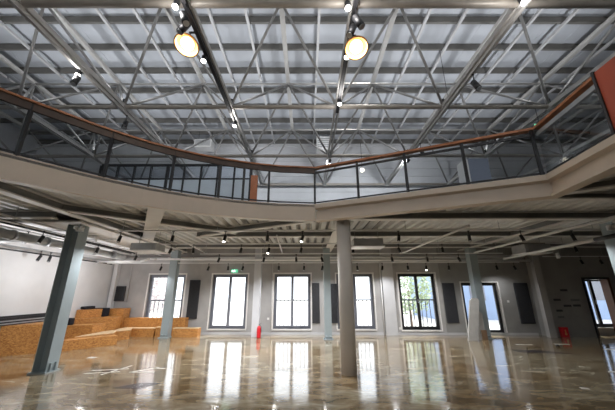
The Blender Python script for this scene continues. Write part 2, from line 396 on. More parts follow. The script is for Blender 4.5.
# edge beams
ZB = 3.36
o = MB().sweep(ARC[3:], [(-.0, ZB), (-.0, 3.77), (.05, 3.77), (.05, ZB)]).build('balcony_edge_beam', M['beige'])
tag(o, 'smooth beige curved fascia plate under the bowed part of the balcony', 'edge beam', kind='thing')
IPROF = [(-.02, 3.66), (-.02, 3.77), (.05, 3.77), (.20, 3.77), (.20, 3.66), (.12, 3.64), (.12, 3.40), (.20, 3.39), (.20, 3.35), (-.02, 3.35), (-.02, 3.39), (.10, 3.41), (.10, 3.64)]
o = MB().sweep(RIGHT + SIDE[1:], IPROF).build('balcony_edge_beam', M['beige'])
tag(o, 'beige flanged edge beam from the round column around the kink to the red panel', 'edge beam', kind='thing')

# floor beams under the mezzanine: I-sections
BZ0, BZ1 = 3.42, 3.608
def ibeam(p, q, label, w=.18, z0=BZ0, z1=BZ1, name='floor_beam'):
    a = Vector((*p, 0)); b = Vector((*q, 0))
    def at(v, z): return (v.x, v.y, z)
    e = empty(name, ((a.x + b.x) / 2, (a.y + b.y) / 2, z0), label, 'beam', 'steel beams under the mezzanine', 'thing')
    MB().bar(at(a, z0 + .015), at(b, z0 + .015), w, .03).build('bottom_flange', M['beam'], e)
    MB().bar(at(a, z1 - .009), at(b, z1 - .009), w, .018).build('top_flange', M['beam'], e)
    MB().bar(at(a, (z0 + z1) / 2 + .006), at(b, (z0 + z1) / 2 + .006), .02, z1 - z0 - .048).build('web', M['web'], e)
    return e
ibeam((.45, 6.90), (12.85, 6.90), 'grey steel beam under the balcony, running over the round column towards the doorway')
ibeam((-8.65, 6.70), (-6.1, 6.70), 'grey steel beam from the dark column to the white side wall')
ibeam((-3.6, 9.2), (12.85, 9.2), 'grey steel beam crossing midway between the round column and the slim columns behind', .16)
ibeam((-5.3, 11.6), (12.85, 11.6), 'grey steel beam crossing over the three slim columns by the windows', .16)
ibeam((.93, 7.1), (.93, 12.7), 'wide-flanged beam running from the round column back to the window wall', .30, 3.40, 3.606)
ibeam((6.72, 7.0), (6.72, 12.5), 'steel beam running back over the column with the leaning board', .22, 3.40, 3.606)
ibeam((-3.15, 5.75), (-5.7, 10.1), 'broad radial beam running out from the curved fascia', .34, 3.42, 3.607)
ibeam((-5.42, 2.9), (-5.46, 12.9), 'beam running back over the dark column to the column by the benches', .2, 3.41, 3.605)
ibeam((-5.46, 6.05), (-2.2, 8.75), 'slanting beam from the dark column towards the middle bay', .15, 3.43, 3.604)
ibeam((.2, 7.12), (-3.4, 9.12), 'slanting beam from the round column towards the middle bay', .15, 3.43, 3.604)
ibeam((4.65, 5.15), (9.4, 2.3), 'slanting beam starting at the kink of the balcony edge', .18, 3.45, 3.606)
ibeam((4.7, 5.42), (12.85, 5.42), 'short-span beam just behind the kink of the balcony edge', .18, 3.46, 3.605)
m = MB().sweep([(a - .0, b) for a, b in ARC[3:]], [(.32, 3.44), (.32, 3.46), (.40, 3.46), (.40, 3.605), (.42, 3.605), (.42, 3.46), (.50, 3.46), (.50, 3.44)])
tag(m.build('floor_beam', M['beam']), 'slender curved beam following just behind the curved fascia plate', 'beam', 'steel beams under the mezzanine', 'thing')
for (x, y) in [(-4.58, 4.27), (-4.1, 4.92), (-1.75, 6.42), (-1.4, 6.54), (-.75, 6.72)]: pass

# columns
def hcol(name, x, y, w, h, m1, label, base=True):
    e = empty(name, (x, y, 0), label, 'column', 'slim steel columns', 'thing')
    m = MB(); k = w / 2
    m.box(x - k, x + k, y - k, y - k + .02, .03, h).box(x - k, x + k, y + k - .02, y + k, .03, h).box(x - .012, x + .012, y - k + .02, y + k - .02, .03, h)
    m.box(x - k + .005, x - k + .02, y - k + .02, y + k - .02, .03, h).box(x + k - .02, x + k - .005, y - k + .02, y + k - .02, .03, h)
    m.build('shaft', m1, e)
    MB().box(x - k - .05, x + k + .05, y - k - .05, y + k + .05, 0, .03).build('base_plate', m1, e)
    for sx in (-1, 1): MB().bar((x + sx * .07, y - k - .02, .09), (x + sx * .07, y - k - .001, .13), .05, .1).build('gusset', m1, e)
    return e
def near_col(x, y, label):
    e = empty('steel_column', (x, y, 0), label, 'column', 'slim steel columns', 'thing')
    m = MB().box(x - .16, x - .142, y - .15, y + .17, .03, 3.40).box(x + .132, x + .15, y - .15, y + .17, .03, 3.40).box(x - .1419, x + .1319, y + .03, y + .05, .03, 3.40)
    m.build('shaft', M['col'], e)
    MB().box(x - .2, x + .2, y - .2, y + .2, 0, .03).build('base_plate', M['col'], e)
    for yy in (-.07, .07): MB().prism([(x + .151, y + yy - .02), (x + .195, y + yy - .02), (x + .195, y + yy + .02), (x + .151, y + yy + .02)], .03, .2).build('gusset', M['col'], e)
    return e
near_col(-5.88, 7.18, 'thick dark-shaded steel column standing before the wooden terrace')
near_col(7.95, 7.18, 'thick grey steel column at the picture edge, in line with the doorway')
hcol('steel_column', -5.56, 12.20, .30, 3.42, M['col'], 'blue-grey steel column rising between the wooden benches by the window')
hcol('steel_column', .81, 11.65, .26, 3.42, M['col'], 'blue-grey steel column just behind the round column')
hcol('steel_column', 6.74, 11.70, .30, 3.42, M['col'], 'blue-grey steel column with a pale board leaning on it')
e = tag(MB().box(-2.19, -1.91, 12.16, 12.46, 0, 3.6).build('white_column', M['col_white'], bevel=.01), 'white square column beside the red fire extinguisher', 'column', None, 'thing')
e = empty('round_column', (.92, 6.95, 0), 'thick round rendered column standing alone on the polished floor', 'column', None, 'thing')
MB().tube((.92, 6.95, 0), (.92, 6.95, 3.44), .172, 32).build('shaft', M['round'], e)
MB().tube((.92, 6.95, 3.40), (.92, 6.95, 3.44), .2, 32).build('cap_plate', M['beam'], e)

# ------------------------------------------------------------------ balcony railing
RAIL_Z = 4.76
rl = empty('balcony_railing', (.21, 6.69, 3.75), 'wood-topped balcony railing bowing around the opening', 'railing')
LARC = ARC[3:]
MB().sweep(LARC, [(-.03, 4.735), (-.03, 4.77), (.12, 4.77), (.12, 4.735)]).build('handrail', M['wood_rail'], rl)
MB().sweep(LARC, [(.0, 4.60), (.0, 4.735), (.05, 4.735), (.05, 4.60)]).build('rail_side_board', M['rail_side'], rl)
MB().sweep(RIGHT, [(-.02, 4.72), (-.02, 4.77), (.10, 4.77), (.10, 4.72)]).build('handrail', M['wood_rail'], rl)
SIDE2 = [SIDE[0], (4.275, 3.46)]
MB().sweep(SIDE2, [(-.02, 4.72), (-.02, 4.77), (.10, 4.77), (.10, 4.72)]).build('handrail', M['wood_rail'], rl)
MB().sweep(RIGHT, [(.02, 4.60), (.02, 4.645), (.06, 4.645), (.06, 4.60)]).build('lower_rail', M['black'], rl)
MB().sweep(SIDE2, [(.02, 4.58), (.02, 4.66), (.08, 4.66), (.08, 4.58)]).build('lower_rail', M['steel'], rl)
for a in (LARC, RIGHT, SIDE2):
    MB().sweep(a, [(.02, 3.80), (.02, 3.83), (.05, 3.83), (.05, 3.80)]).build('bottom_rail', M['black'], rl)
    MB().sweep(a, [(.032, 3.83), (.032, 4.60), (.038, 4.60), (.038, 3.83)]).build('glass_panel', M['rail_glass'], rl)
for (x, y) in [(-5.3, 2.7), (-4.58, 4.03), (-3.82, 4.93), (-2.93, 5.69), (-2.04, 6.165), (-1.52, 6.37), (-.93, 6.54), (.21, 6.69), (1.22, 6.25), (2.23, 5.82), (3.30, 5.355), (4.42, 4.87)]:
    MB().box(x - .025, x + .025, y + .01, y + .06, 3.76, 4.73).build('post', M['black'], rl)
rp = empty('balustrade_panel', (4.26, 2.2, 3.75), 'solid red-orange balustrade panel at the end of the wooden handrail', 'balustrade panel')
MB().sweep([(4.272, 3.44), (4.15, 1.0), (4.12, -.5)], [(.0, 3.80), (.0, 4.80), (.06, 4.80), (.06, 3.80)]).build('red_board', M['red'], rp)
MB().box(4.25, 4.34, 3.44, 3.475, 3.77, 4.82).build('edge_trim', M['black'], rp)

# ------------------------------------------------------------------ roof space frame
X0, Y0, HB = .869, 3.824, 1.7 + 4.974
TX, TY, HT = 2.358, 8.389, 1.7 + 4.974 + 2.093
sf = empty('space_frame', (X0, Y0, HB), 'grey steel space frame of chords and struts carrying the roof', 'roof truss', None, 'thing')
IX = range(-4, 5); JY = range(-1, 4)
bx = lambda i: X0 + 3 * i
by = lambda j: Y0 + 3 * j
xmin, xmax = bx(-4) - .6, bx(4) + .1
for j in JY:
    MB().tube((xmin, by(j), HB), (xmax, by(j), HB), .062 if j else .075, 10).build('bottom_chord', M['frame_x'], sf)
for i in IX:
    m = MB(); m.bar((bx(i) - .05, by(-1), HB), (bx(i) - .05, by(3), HB), .05, .12); m.bar((bx(i) + .05, by(-1), HB), (bx(i) + .05, by(3), HB), .05, .12)
    m.build('bottom_chord', M['frame'], sf)
TI = range(-5, 4); TJ = range(-3, 2)
tx = lambda i: TX + 3 * i
ty = lambda j: TY + 3 * j
for j in TJ: MB().tube((tx(-5), ty(j), HT), (tx(3), ty(j), HT), .04, 8).build('top_chord', M['strut'], sf)
for i in TI: MB().bar((tx(i), ty(-3), HT + .05), (tx(i), ty(1), HT + .05), .13, .1).build('top_chord', M['frame'], sf)
struts = []
for i in TI:
    for j in TJ:
        t = Vector((tx(i), ty(j), HT))
        for di in (0, -1):
            for dj in (0, -1):
                ib, jb = i + 1 + di, j + 2 + dj
                b = Vector((bx(ib), by(jb), HB))
                if ib in IX and jb in JY: struts.append((t, b))
def shown(t, b):
    c = (t + b) / 2 - Vector((0, 0, 1.7)); zc = c.dot(_f); return zc > .5 and abs(c.dot(_r) / zc) < 1.35 and abs(c.dot(_u) / zc) < .95
struts.sort(key=lambda s: ((s[0] + s[1]) / 2 - Vector((0, 0, 1.7))).length + (0 if shown(*s) else 100))
for t, b in struts[:98]: MB().tube(t, b, .036, 8).build('diagonal_strut', M['strut'], sf)
m = MB()
for t, b in struts[98:]: m.tube(t, b, .036, 6)
m.build('far_struts', M['strut'], sf)['kind'] = 'stuff'
for i in IX:
    for j in JY:
        MB().ball((bx(i), by(j), HB), .10, 10).build('bottom_node', M['frame'], sf)
for i in TI:
    for j in TJ:
        MB().ball((tx(i), ty(j), HT), .09, 10).build('top_node', M['strut'], sf)
# purlins and joists under the roof sheet
ys = [5.25, 6.22, 7.16, 8.16, 9.20, 10.18, 11.20, 12.2, 13.1]
for k, y in enumerate(ys):
    m = MB(); m.box(-13.88, 13.88, y - .01, y + .01, 9.07, 9.28).box(-13.88, 13.88, y + .01, y + .06, 9.07, 9.085).box(-13.88, 13.88, y + .01, y + .06, 9.265, 9.28)
    tag(m.build('roof_purlin', M['purlin']), 'dark roof purlin crossing under the roof sheet, %s from the upper window-side wall' % ORD[len(ys) - 1 - k], 'purlin', 'roof purlins')
js = [TX - 3 + 1.0 * k for k in range(-12, 15) if k % 3]
js = [x for x in js if -13.8 < x < 13.8]
for k, x in enumerate(js):
    m = MB().bar((x, 3.0, 9.0), (x, 8.32, 9.0), .07, .08)
    tag(m.build('roof_joist', M['joist']), 'pale roof joist running front to back, %s counted from the red panel side' % ORD[len(js) - 1 - k], 'joist', 'roof joists in the front bays')
    m = MB().bar((x + .0, 8.38, 9.01), (x, 13.1, 9.01), .06, .07)
    tag(m.build('roof_joist', M['joist']), 'thin roof joist over the rear bays, %s counted from the red panel side' % ORD[len(js) - 1 - k], 'joist', 'roof joists in the rear bays')

# lighting tracks below the front-to-back chords
for xx, mt, nm in ((bx(-1), M['black'], 'black lighting track below the chord with the copper pendant nearer the dark column'), (bx(0), M['black'], 'black lighting track below the chord in line with the round column')):
    o = MB().box(xx - .04, xx + .04, 2.2, 6.9, HB - .15, HB - .07).build('lighting_track', mt); tag(o, nm, 'lighting track', 'black tracks under the roof')
for xx, nm in ((bx(-2), 'pale lighting track below the chord above the curved handrail'), (bx(1), 'pale lighting track below the chord above the straight handrail')):
    o = MB().box(xx - .035, xx + .035, 2.2, 9.9, HB - .15, HB - .07).build('lighting_track', M['frame']); tag(o, nm, 'lighting track', 'pale tracks under the roof')

def lamp(kind, name, loc, energy, color=(1, .96, .9), size=.1, rot=None, spot=None):
    l = bpy.data.lights.new(name, kind); l.energy = energy; l.color = color
    if kind == 'POINT': l.shadow_soft_size = size
    if kind == 'SPOT': l.shadow_soft_size = size; l.spot_size = spot or 2.2; l.spot_blend = .8
    o = bpy.data.objects.new(name, l); C.objects.link(o); o.location = loc
    if rot: o.rotation_euler = rot
    return o
# copper dome pendants
def pendant(x, y, z, label):
    e = empty('pendant_lamp', (x, y, z), label, 'pendant lamp', 'copper dome pendants')
    def part(mb, name, m):
        bmesh.ops.rotate(mb.bm, verts=mb.bm.verts[:], cent=(0, 0, .2), matrix=Matrix.Rotation(-.33, 3, 'X'))
        bmesh.ops.translate(mb.bm, verts=mb.bm.verts[:], vec=(x, y, z))
        return mb.build(name, m, e)
    R_ = .225
    part(MB().lathe([(.0, .20), (.06, .20), (.08, .16), (.14, .13), (.20, .05), (R_, 0), (R_ - .012, 0), (.188, .048), (.13, .12), (.07, .15), (0, .16)], n=32), 'shade', M['copper'])
    part(MB().lathe([(R_ - .02, -.004), (R_ + .006, -.004), (R_ + .006, .01), (R_ - .02, .01), (R_ - .02, -.004)], n=32), 'rim', M['copper'])
    part(MB().lathe([(0, .02), (.10, .022), (.125, .05), (.12, .10), (0, .12)], n=28), 'bulb', M['lamp_warm'])
    MB().tube((x, y, z + .2), (x, y, HB - .10), .012, 8).build('stem', M['black'], e)
    xt = bx(-1) if x < -1 else bx(0)
    MB().bar((x - .02 if x < xt else x + .02, y, HB - .11), (xt, y, HB - .11), .03, .03).build('arm', M['black'], e)
    MB().tube((x, y, z + .19), (x, y, z + .26), .05, 12).build('canopy', M['black'], e)
    return e
pendant(bx(-1) - .14, 4.33, 6.17, 'copper dome pendant hanging nearer the bowed handrail')
pendant(bx(0) + .10, 4.40, 6.17, 'copper dome pendant hanging in line with the round column')
lamp('POINT', 'pendant_light', (bx(-1) - .14, 4.33, 6.08), 12, (1, .85, .65), .1); lamp('POINT', 'pendant_light', (bx(0) + .10, 4.40, 6.08), 12, (1, .85, .65), .1)

# track spotlight heads (built once, then copied)
def spot_proto(name, label, lit, big=False, grp=None):
    e = empty(name, (0, 0, 0), label, 'spotlight', grp)
    k = 1.5 if big else 1.0
    MB().tube((0, 0, 0), (0, 0, -.14 * k), .010, 6).build('stem', M['black'], e)
    hd = MB().tube((0, .02 * k, -.13 * k), (0, -.05 * k, -.30 * k), .042 * k, 12).build('head', M['black'], e)
    MB().tube((0, -.0505 * k, -.301 * k), (0, -.053 * k, -.307 * k), .035 * k, 12).build('lens', M['lamp_soft'] if lit else M['steel'], hd)
    MB().box(-.03, .03, -.012, .012, -.02, 0).build('adapter', M['black'], e)
    return e

# big lit flood lamps among the roof chords
def flood(x, y, z, label):
    e = empty('flood_lamp', (x, y, z), label, 'flood lamp', 'lit flood lamps in the roof')
    MB().tube((x, y, z + .12), (x, y, HB - .05), .012, 6).build('stem', M['black'], e)
    MB().tube((x, y, z + .14), (x, y - .03, z), .055, 14).build('housing', M['black'], e)
    MB().tube((x, y - .0305, z - .001), (x, y - .033, z - .008), .05, 14).build('lens', M['lamp'], e)
    return e
FL = [(bx(-1) - .13, 3.72, 6.42, 'lit flood lamp at the chord crossing above the copper pendant nearer the bowed handrail'),
      (bx(0) - .14, 3.74, 6.42, 'lit flood lamp at the chord crossing above the other copper pendant'),
      (bx(1) - .15, 3.64, 6.42, 'glaring flood lamp at the chord crossing nearest the red panel'),
      (bx(-2) - .05, 5.33, 6.42, 'lit flood lamp on the chord above the curved handrail'),
      (-2.16, 4.85, 6.35, 'small lit lamp close beside the copper pendant nearer the bowed handrail'),
      (.84, 4.75, 6.35, 'small lit lamp close beside the copper pendant in line with the round column'),
      (bx(0), 6.35, 6.40, 'lit lamp at the frame node behind the copper pendants'),
      (bx(-1), 7.4, 6.42, 'lit lamp on the frame node over the bowed handrail')]
for x, y, z, lb in FL: flood(x, y, z, lb)
for x, y, z, lb in FL[:4] + FL[6:]:
    lamp('POINT', 'flood_light', (x, y - .1, z - .12), ROOF_LAMP_W, (1, .97, .94), .12)
# uplighters standing on the frame nodes, washing the roof sheet
def uplight(x, y, label):
    e = empty('uplighter', (x, y, HB + .1), label, 'uplighter', 'uplighters on the frame nodes')
    MB().tube((x, y, HB + .08), (x, y, HB + .24), .05, 12, .06).build('housing', M['black'], e)
    MB().tube((x, y, HB + .2405), (x, y, HB + .245), .05, 12).build('lens', M['lamp_soft'], e)
    lamp('SPOT', 'uplight', (x, y, HB + .30), UPLIGHT_W, (.96, .98, 1), .06, (PI, 0, 0), 2.9)
for j in (0, 1, 2):
    for i in (-3, -2, -1, 0, 1, 2):
        uplight(bx(i), by(j), 'small uplighter %s from the red panel side in the %s row of nodes' % (ORD[2 - i], ['front', 'second', 'third'][j]))
for x, lb in ((-3.2, 'behind the bowed handrail'), (.9, 'above the round column line'), (3.9, 'behind the straight handrail')):  # added lamps that brighten the upper rear wall
    e = empty('added_wall_washer', (x, 9.9, HB - .1), 'small added lamp lighting the upper rear wall, ' + lb, 'flood lamp', 'added wall washers on the third chord row')
    MB().tube((x, 9.84, HB - .06), (x, 9.84, HB - .16), .012, 6).build('stem', M['black'], e); MB().tube((x, 9.80, HB - .19), (x, 9.95, HB - .19), .05, 12).build('housing', M['black'], e)
    MB().tube((x, 9.951, HB - .19), (x, 9.956, HB - .19), .042, 12).build('lens', M['lamp_soft'], e)
    lamp('SPOT', 'added_washer_light', (x, 10.02, HB - .19), 130, (.97, .98, 1), .05, (math.radians(86), 0, 0), 2.4)
# unlit black spot heads by the pendants
p0 = spot_proto('track_spotlight', 'unlit black spot head above the copper pendant nearer the bowed handrail', False, True, 'black spot heads on the roof tracks'); p0.location = (bx(-1) + .02, 3.74, HB - .15); p0.rotation_euler.z = 1.2
for x, y, rz, lb in [(bx(-1) - .03, 3.92, -1.0, 'second unlit black spot head above the pendant nearer the bowed handrail'), (bx(0) + .02, 3.80, 1.2, 'unlit black spot head above the pendant in line with the round column'),
                     (bx(0) - .03, 3.98, -1.1, 'second unlit black spot head above the pendant in line with the round column'), (bx(-2), 5.25, .3, 'black spot head beside the lit lamp over the curved handrail'),
                     (bx(-2) + .02, 7.0, .5, 'black spot head on the chord further over the curved handrail'), (bx(1), 5.4, .3, 'black spot head on the pale track above the straight handrail'), (bx(1), 8.6, .3, 'black spot head on the pale track behind the straight handrail')]:
    dup(p0, (x, y, HB - .15), rz, lb)
# high-bay panel
e = empty('high_bay_light', (4.2, 7.1, 6.9), 'flat lit high-bay panel over the straight handrail', 'ceiling light')
MB().box(4.08, 4.32, 7.04, 7.16, 6.86, 6.92).build('housing', M['white'], e); MB().box(4.09, 4.31, 7.05, 7.15, 6.852, 6.86).build('diffuser', M['lamp_soft'], e)
MB().tube((4.2, 7.1, 6.92), (4.2, 7.1, 8.95), .008, 6).build('rod', M['black'], e)
# warm wall lamp behind the railing
e = empty('wall_lamp', (1.86, 8.7, 5.6), 'small warm lamp glowing behind the straight railing', 'lamp')
MB().ball((1.86, 8.7, 5.58), .07, 12).build('globe', M['lamp_warm'], e); MB().tube((1.86, 8.7, 5.63), (1.86, 8.7, 6.6), .008, 6).build('cord', M['black'], e)

# ------------------------------------------------------------------ things on the upper floor
gp = empty('glass_partition', (-4.7, 9.5, 3.75), 'black-framed glass partition with frosted lower panes behind the bowed railing', 'glass partition')
m = MB().box(-7.45, -2.0, 9.47, 9.53, 6.10, 6.18).box(-7.45, -2.0, 9.48, 9.52, 5.58, 5.63).box(-7.45, -2.0, 9.47, 9.53, 3.76, 3.84)
m.build('frame', M['black'], gp)
xs = [-7.45 + k * .605 for k in range(10)]
for k, x in enumerate(xs):
    w = .05 if k in (0, 4, 9) else .025
    MB().box(x - w, x + w, 9.46, 9.54, 3.76, 6.12).build('mullion', M['black'], gp)
for a, b in zip(xs, xs[1:]):
    MB().box(a + .03, b - .03, 9.495, 9.505, 3.85, 5.57).build('frosted_pane', M['frost'], gp)
    MB().box(a + .03, b - .03, 9.495, 9.505, 5.64, 6.09).build('clear_pane', M['clear'], gp)
o = MB().box(-1.96, -1.72, 9.3, 9.36, 3.76, 5.66).build('orange_board', M['orange_door'], bevel=.008); tag(o, 'narrow orange-brown upright board beside the glass partition', 'board')
e = empty('service_cabinet', (5.95, 9.2, 3.75), 'pale-edged blue-grey service cabinet standing behind the straight railing', 'cabinet')
MB().box(5.62, 6.35, 9.0, 9.5, 3.76, 6.16).build('carcass', M['blue_box'], e, bevel=.01); MB().box(5.5, 5.62, 8.98, 9.5, 3.76, 6.12).build('side_panel', M['white'], e, bevel=.008)
def ahu(x0, x1, y, z0, z1, label):
    e = empty('air_unit', ((x0 + x1) / 2, y, z0), label, 'air conditioning unit', 'air units hung under the roof')
    MB().box(x0, x1, y, y + .5, z0, z1).build('casing', M['white'], e, bevel=.02)
    m = MB()
    for k in range(5): z = z0 + (z1 - z0) * (.18 + .15 * k); m.box(x0 + .06, x1 - .06, y - .012, y - .001, z, z + (z1 - z0) * .07)
    m.build('grille', M['steel'], e)
    for xx in (x0 + .1, x1 - .1): MB().tube((xx, y + .25, z1), (xx, y + .25, 8.98), .012, 6).build('hanger_rod', M['black'], e)
ahu(-5.15, -4.35, 11.6, 8.05, 8.45, 'white air unit with slats hung under the roof above the glass partition')
ahu(.45, 1.1, 11.3, 7.75, 8.4, 'white air unit hung under the roof straight above the round column')
def exit_sign(e, x0, x1, y, z0, z1, fn=None):
    MB().box(x0, x1, y, y + .03, z0, z1, fn).build('housing', M['green_sign'], e)
    w, h = x1 - x0, z1 - z0; m = MB(); f = y - .006
    cx, cz = x0 + w * .5, z0 + h * .5
    m.box(cx - .02, cx + .02, f, y - .001, cz + h * .22, cz + h * .38, fn)                       # head
    m.box(cx - .03, cx + .02, f, y - .001, cz - h * .08, cz + h * .18, fn)                       # body
    m.box(cx - .07, cx - .03, f, y - .001, cz + h * .02, cz + h * .12, fn).box(cx + .02, cx + .065, f, y - .001, cz + h * .0, cz + h * .1, fn)
    m.box(cx - .06, cx - .02, f, y - .001, cz - h * .36, cz - h * .10, fn).box(cx + .0, cx + .05, f, y - .001, cz - h * .26, cz - h * .12, fn)
    m.box(x0 + w * .1, x0 + w * .24, f, y - .001, cz - h * .3, cz + h * .3, fn)
    m.build('running_figure', M['sign_white'], e)
e = empty('exit_sign', (6.44, 6.82, 6.0), 'green glowing exit sign in the dark roof bay near the kink of the handrail', 'exit sign')
exit_sign(e, 6.30, 6.58, 6.81, 5.99, 6.12); MB().tube((6.44, 6.82, 6.12), (6.44, 6.82, 6.62), .008, 6).build('hanger_rod', M['black'], e)

# ------------------------------------------------------------------ wall-mounted things on the window wall
def wall_panel(s0, s1, z0, z1, label, name='acoustic_panel'):
    e = empty(name, W((s0 + s1) / 2, 0, z0), label, 'wall panel', 'charcoal wall panels')
    MB().box(s0, s1, -.06, -.002, z0, z1, W).build('casing', M['panel'], e, bevel=.008)
    m = MB()
    for k in range(1, 9):
        s = s0 + (s1 - s0) * k / 9; m.box(s - .004, s + .004, -.066, -.061, z0 + .03, z1 - .03, W)
    m.build('ribbed_face', M['black'], e)
wall_panel(-5.16, -4.70, .62, 2.22, 'tall charcoal panel right next to the window by the wooden benches')
wall_panel(.23, .55, .45, 2.07, 'tall charcoal panel in front of which no column stands, near the round column')
wall_panel(1.02, 1.30, .45, 2.04, 'tall charcoal panel partly hidden behind the slim column')
wall_panel(5.79, 6.28, .46, 2.05, 'tall charcoal panel beside the leaning board')
wall_panel(8.77, 9.33, .44, 2.04, 'tall charcoal panel between the low glazed door and the end wall')
e = empty('wall_screen', W(-8.36, 0, 1.3), 'small square dark screen in the corner above the terrace', 'screen')
MB().box(-8.45, -8.02, -.07, -.002, 1.34, 1.97, W).build('screen_body', M['panel'], e, bevel=.01); MB().box(-8.41, -8.06, -.074, -.071, 1.38, 1.93, W).build('screen_face', M['black'], e)
o = MB().path([W(-7.9, -.04, 1.3), W(-7.9, -.04, 2.9)], .02, 8).build('conduit_pipe', M['pil']); tag(o, 'thin pale conduit climbing the wall beside the dark screen', 'pipe')
o = MB().path([W(-1.05 - .45, -.04, .1), W(-1.05 - .45, -.04, 2.9)], .012, 8).build('conduit_pipe', M['white']); tag(o, 'thin white conduit above the fire extinguisher', 'pipe')
o = MB().path([W(3.20, -.06, .02), W(3.20, -.06, 2.95)], .03, 8).build('drain_pipe', M['white']); tag(o, 'white pipe running down beside the flat wall pier', 'pipe')
e = empty('exit_sign', W(-3.25, -.05, 2.5), 'green exit sign glowing above the plain glazed doors near the white column', 'exit sign')
exit_sign(e, -3.35, -3.05, -.08, 2.53, 2.67, W)
e = empty('exit_sign', W(7.45, -.05, 2.1), 'small green exit sign above the low glazed door', 'exit sign')
exit_sign(e, 7.1, 7.32, -.12, 2.14, 2.26, W)
def outlet(s, z, label):
    e = empty('wall_switch', W(s, 0, z), label, 'switch', 'white wall switches')
    MB().box(s - .045, s + .045, -.014, -.0125, z - .045, z + .045, W).build('plate', M['white'], e); MB().box(s - .025, s + .025, -.018, -.0145, z - .025, z + .025, W).build('rocker', M['sill'], e)
outlet(8.43, 1.30, 'white wall switch between the low glazed door and the charcoal panel')
outlet(-1.63, .62, 'white wall socket low on the wall beside the extinguisher')
outlet(3.86, .25, 'white wall socket at the foot of the wall pier')
# juliet railings outside the glazed doors
for i, nm in ((0, 'dark bar railing outside the window behind the wooden benches'), (2, 'dark bar railing outside the window next to the white column'), (3, 'dark bar railing outside the window behind the round column'), (4, 'dark bar railing outside the window with the leafy tree')):
    s0, s1, z0, z1 = OPEN[i]
    e = empty('window_railing', W((s0 + s1) / 2, .24, z0), nm, 'railing', 'bar railings outside the windows')
    MB().box(s0, s1, .215, .275, 1.335, 1.39, W).build('top_rail', M['winframe'], e); MB().box(s0, s1, .23, .26, z0 + .06, z0 + .09, W).build('bottom_rail', M['steel'], e)
    n = 9
    for k in range(n):
        s = s0 + .09 + (s1 - s0 - .18) * k / (n - 1)
        MB().box(s - .014, s + .014, .232, .258, z0 + .09, 1.34, W).build('bar', M['winframe'], e)
# sign plates on the end wall
for k, (x0, x1, z, mt, lb) in enumerate([(10.33, 10.62, 1.74, 'plate', 'dark sign plate highest on the end wall'), (9.97, 10.25, 1.37, 'plate', 'dark sign plate second down at the corner side of the end wall'), (9.98, 10.22, .96, 'plate', 'dark sign plate third down at the corner side of the end wall'),
        (9.98, 10.22, .72, 'plate_pale', 'faint sign plate lowest on the end wall'), (10.32, 10.62, 1.14, 'plate', 'dark sign plate in the middle row, farther from the doorway'), (10.70, 11.0, 1.15, 'plate', 'dark sign plate in the middle row, nearer the doorway'), (10.66, 11.02, 1.36, 'plate_pale', 'faint grey sign plate above the middle row near the doorway')]):
    e = empty('sign_plate', (x0, 12.05, z), lb, 'sign', 'sign plates on the end wall')
    MB().box(x0, x1, 12.035, 12.048, z - .04, z + .04).build('plate', M[mt], e)
# fire extinguishers
e = empty('fire_extinguisher', (-1.87, 12.06, 0), 'red fire extinguisher standing on the floor against the white column', 'fire extinguisher')
MB().lathe([(0, 0), (.075, 0), (.08, .02), (.08, .34), (.06, .40), (.03, .43), (0, .43)], (-1.87, 12.06, 0)).build('cylinder', M['extred'], e)
MB().tube((-1.87, 12.06, .43), (-1.87, 12.06, .47), .02, 8).build('valve', M['steel'], e)
MB().bar((-1.89, 12.06, .48), (-1.79, 12.06, .51), .02, .015).build('lever', M['black'], e)
MB().path([(-1.85, 12.05, .46), (-1.78, 12.02, .42), (-1.775, 12.0, .2)], .011, 6).build('hose', M['black'], e)
e = empty('extinguisher_box', (10.03, 11.9, 0), 'red extinguisher box on the floor against the dark end wall', 'fire extinguisher box')
MB().box(9.88, 10.14, 11.90, 12.04, 0, .36).build('cabinet', M['extred'], e, bevel=.01)
m = MB().tube((10.01, 11.895, .12), (10.01, 11.89, .12), .045, 10).bar((10.01, 11.893, .14), (10.01, 11.893, .27), .035, .008)
m.build('emblem', M['sign_white'] if False else M['copper'], e)
# leaning boards at the column
def lean(x0, w, top_dx, z1, y, t, m_, name, label):
    e_ = MB(); prof = [(0, 0), (w, 0), (w, z1 - .10), (w - .05, z1 - .03), (w - .10, z1), (.10, z1), (.05, z1 - .03), (0, z1 - .10)]
    A = [e_.bm.verts.new((x0 + a + top_dx * b / z1, y + .10 * b / z1, b)) for a, b in prof]; B = [e_.bm.verts.new((x0 + a + top_dx * b / z1, y + t + .10 * b / z1, b)) for a, b in prof]
    e_.bm.faces.new(A[::-1]); e_.bm.faces.new(B)
    for k in range(len(prof)): e_.bm.faces.new((A[k], A[(k + 1) % len(prof)], B[(k + 1) % len(prof)], B[k]))
    return tag(e_.build(name, m_), label, 'board')
lean(5.84, .36, .36, 1.46, 11.22, .05, M['board'], 'leaning_board', 'pale round-cornered board leaning against the blue-grey column')
lean(6.30, .26, .08, .98, 11.34, .03, M['board'], 'leaning_board', 'shorter pale board tucked behind the leaning round-cornered board')
o = MB().box(6.42, 6.60, 11.28, 11.33, 0, .34).build('wood_offcut', M['brown']); tag(o, 'short brown board at the foot of the leaning boards', 'board')

# ------------------------------------------------------------------ wooden terrace
def block(name, poly, z0, z1, label, top=None, parent=None):
    e = empty(name, (sum(p[0] for p in poly) / len(poly), sum(p[1] for p in poly) / len(poly), z0), label, 'wooden step', 'strand-board terrace blocks')
    MB().prism(poly, z0, z1 - .02).build('carcass', M['osb'], e)
    MB().prism(poly, z1 - .0195, z1).build('top_board', M['pale_wood'] if top else M['osb'], e)
    return e
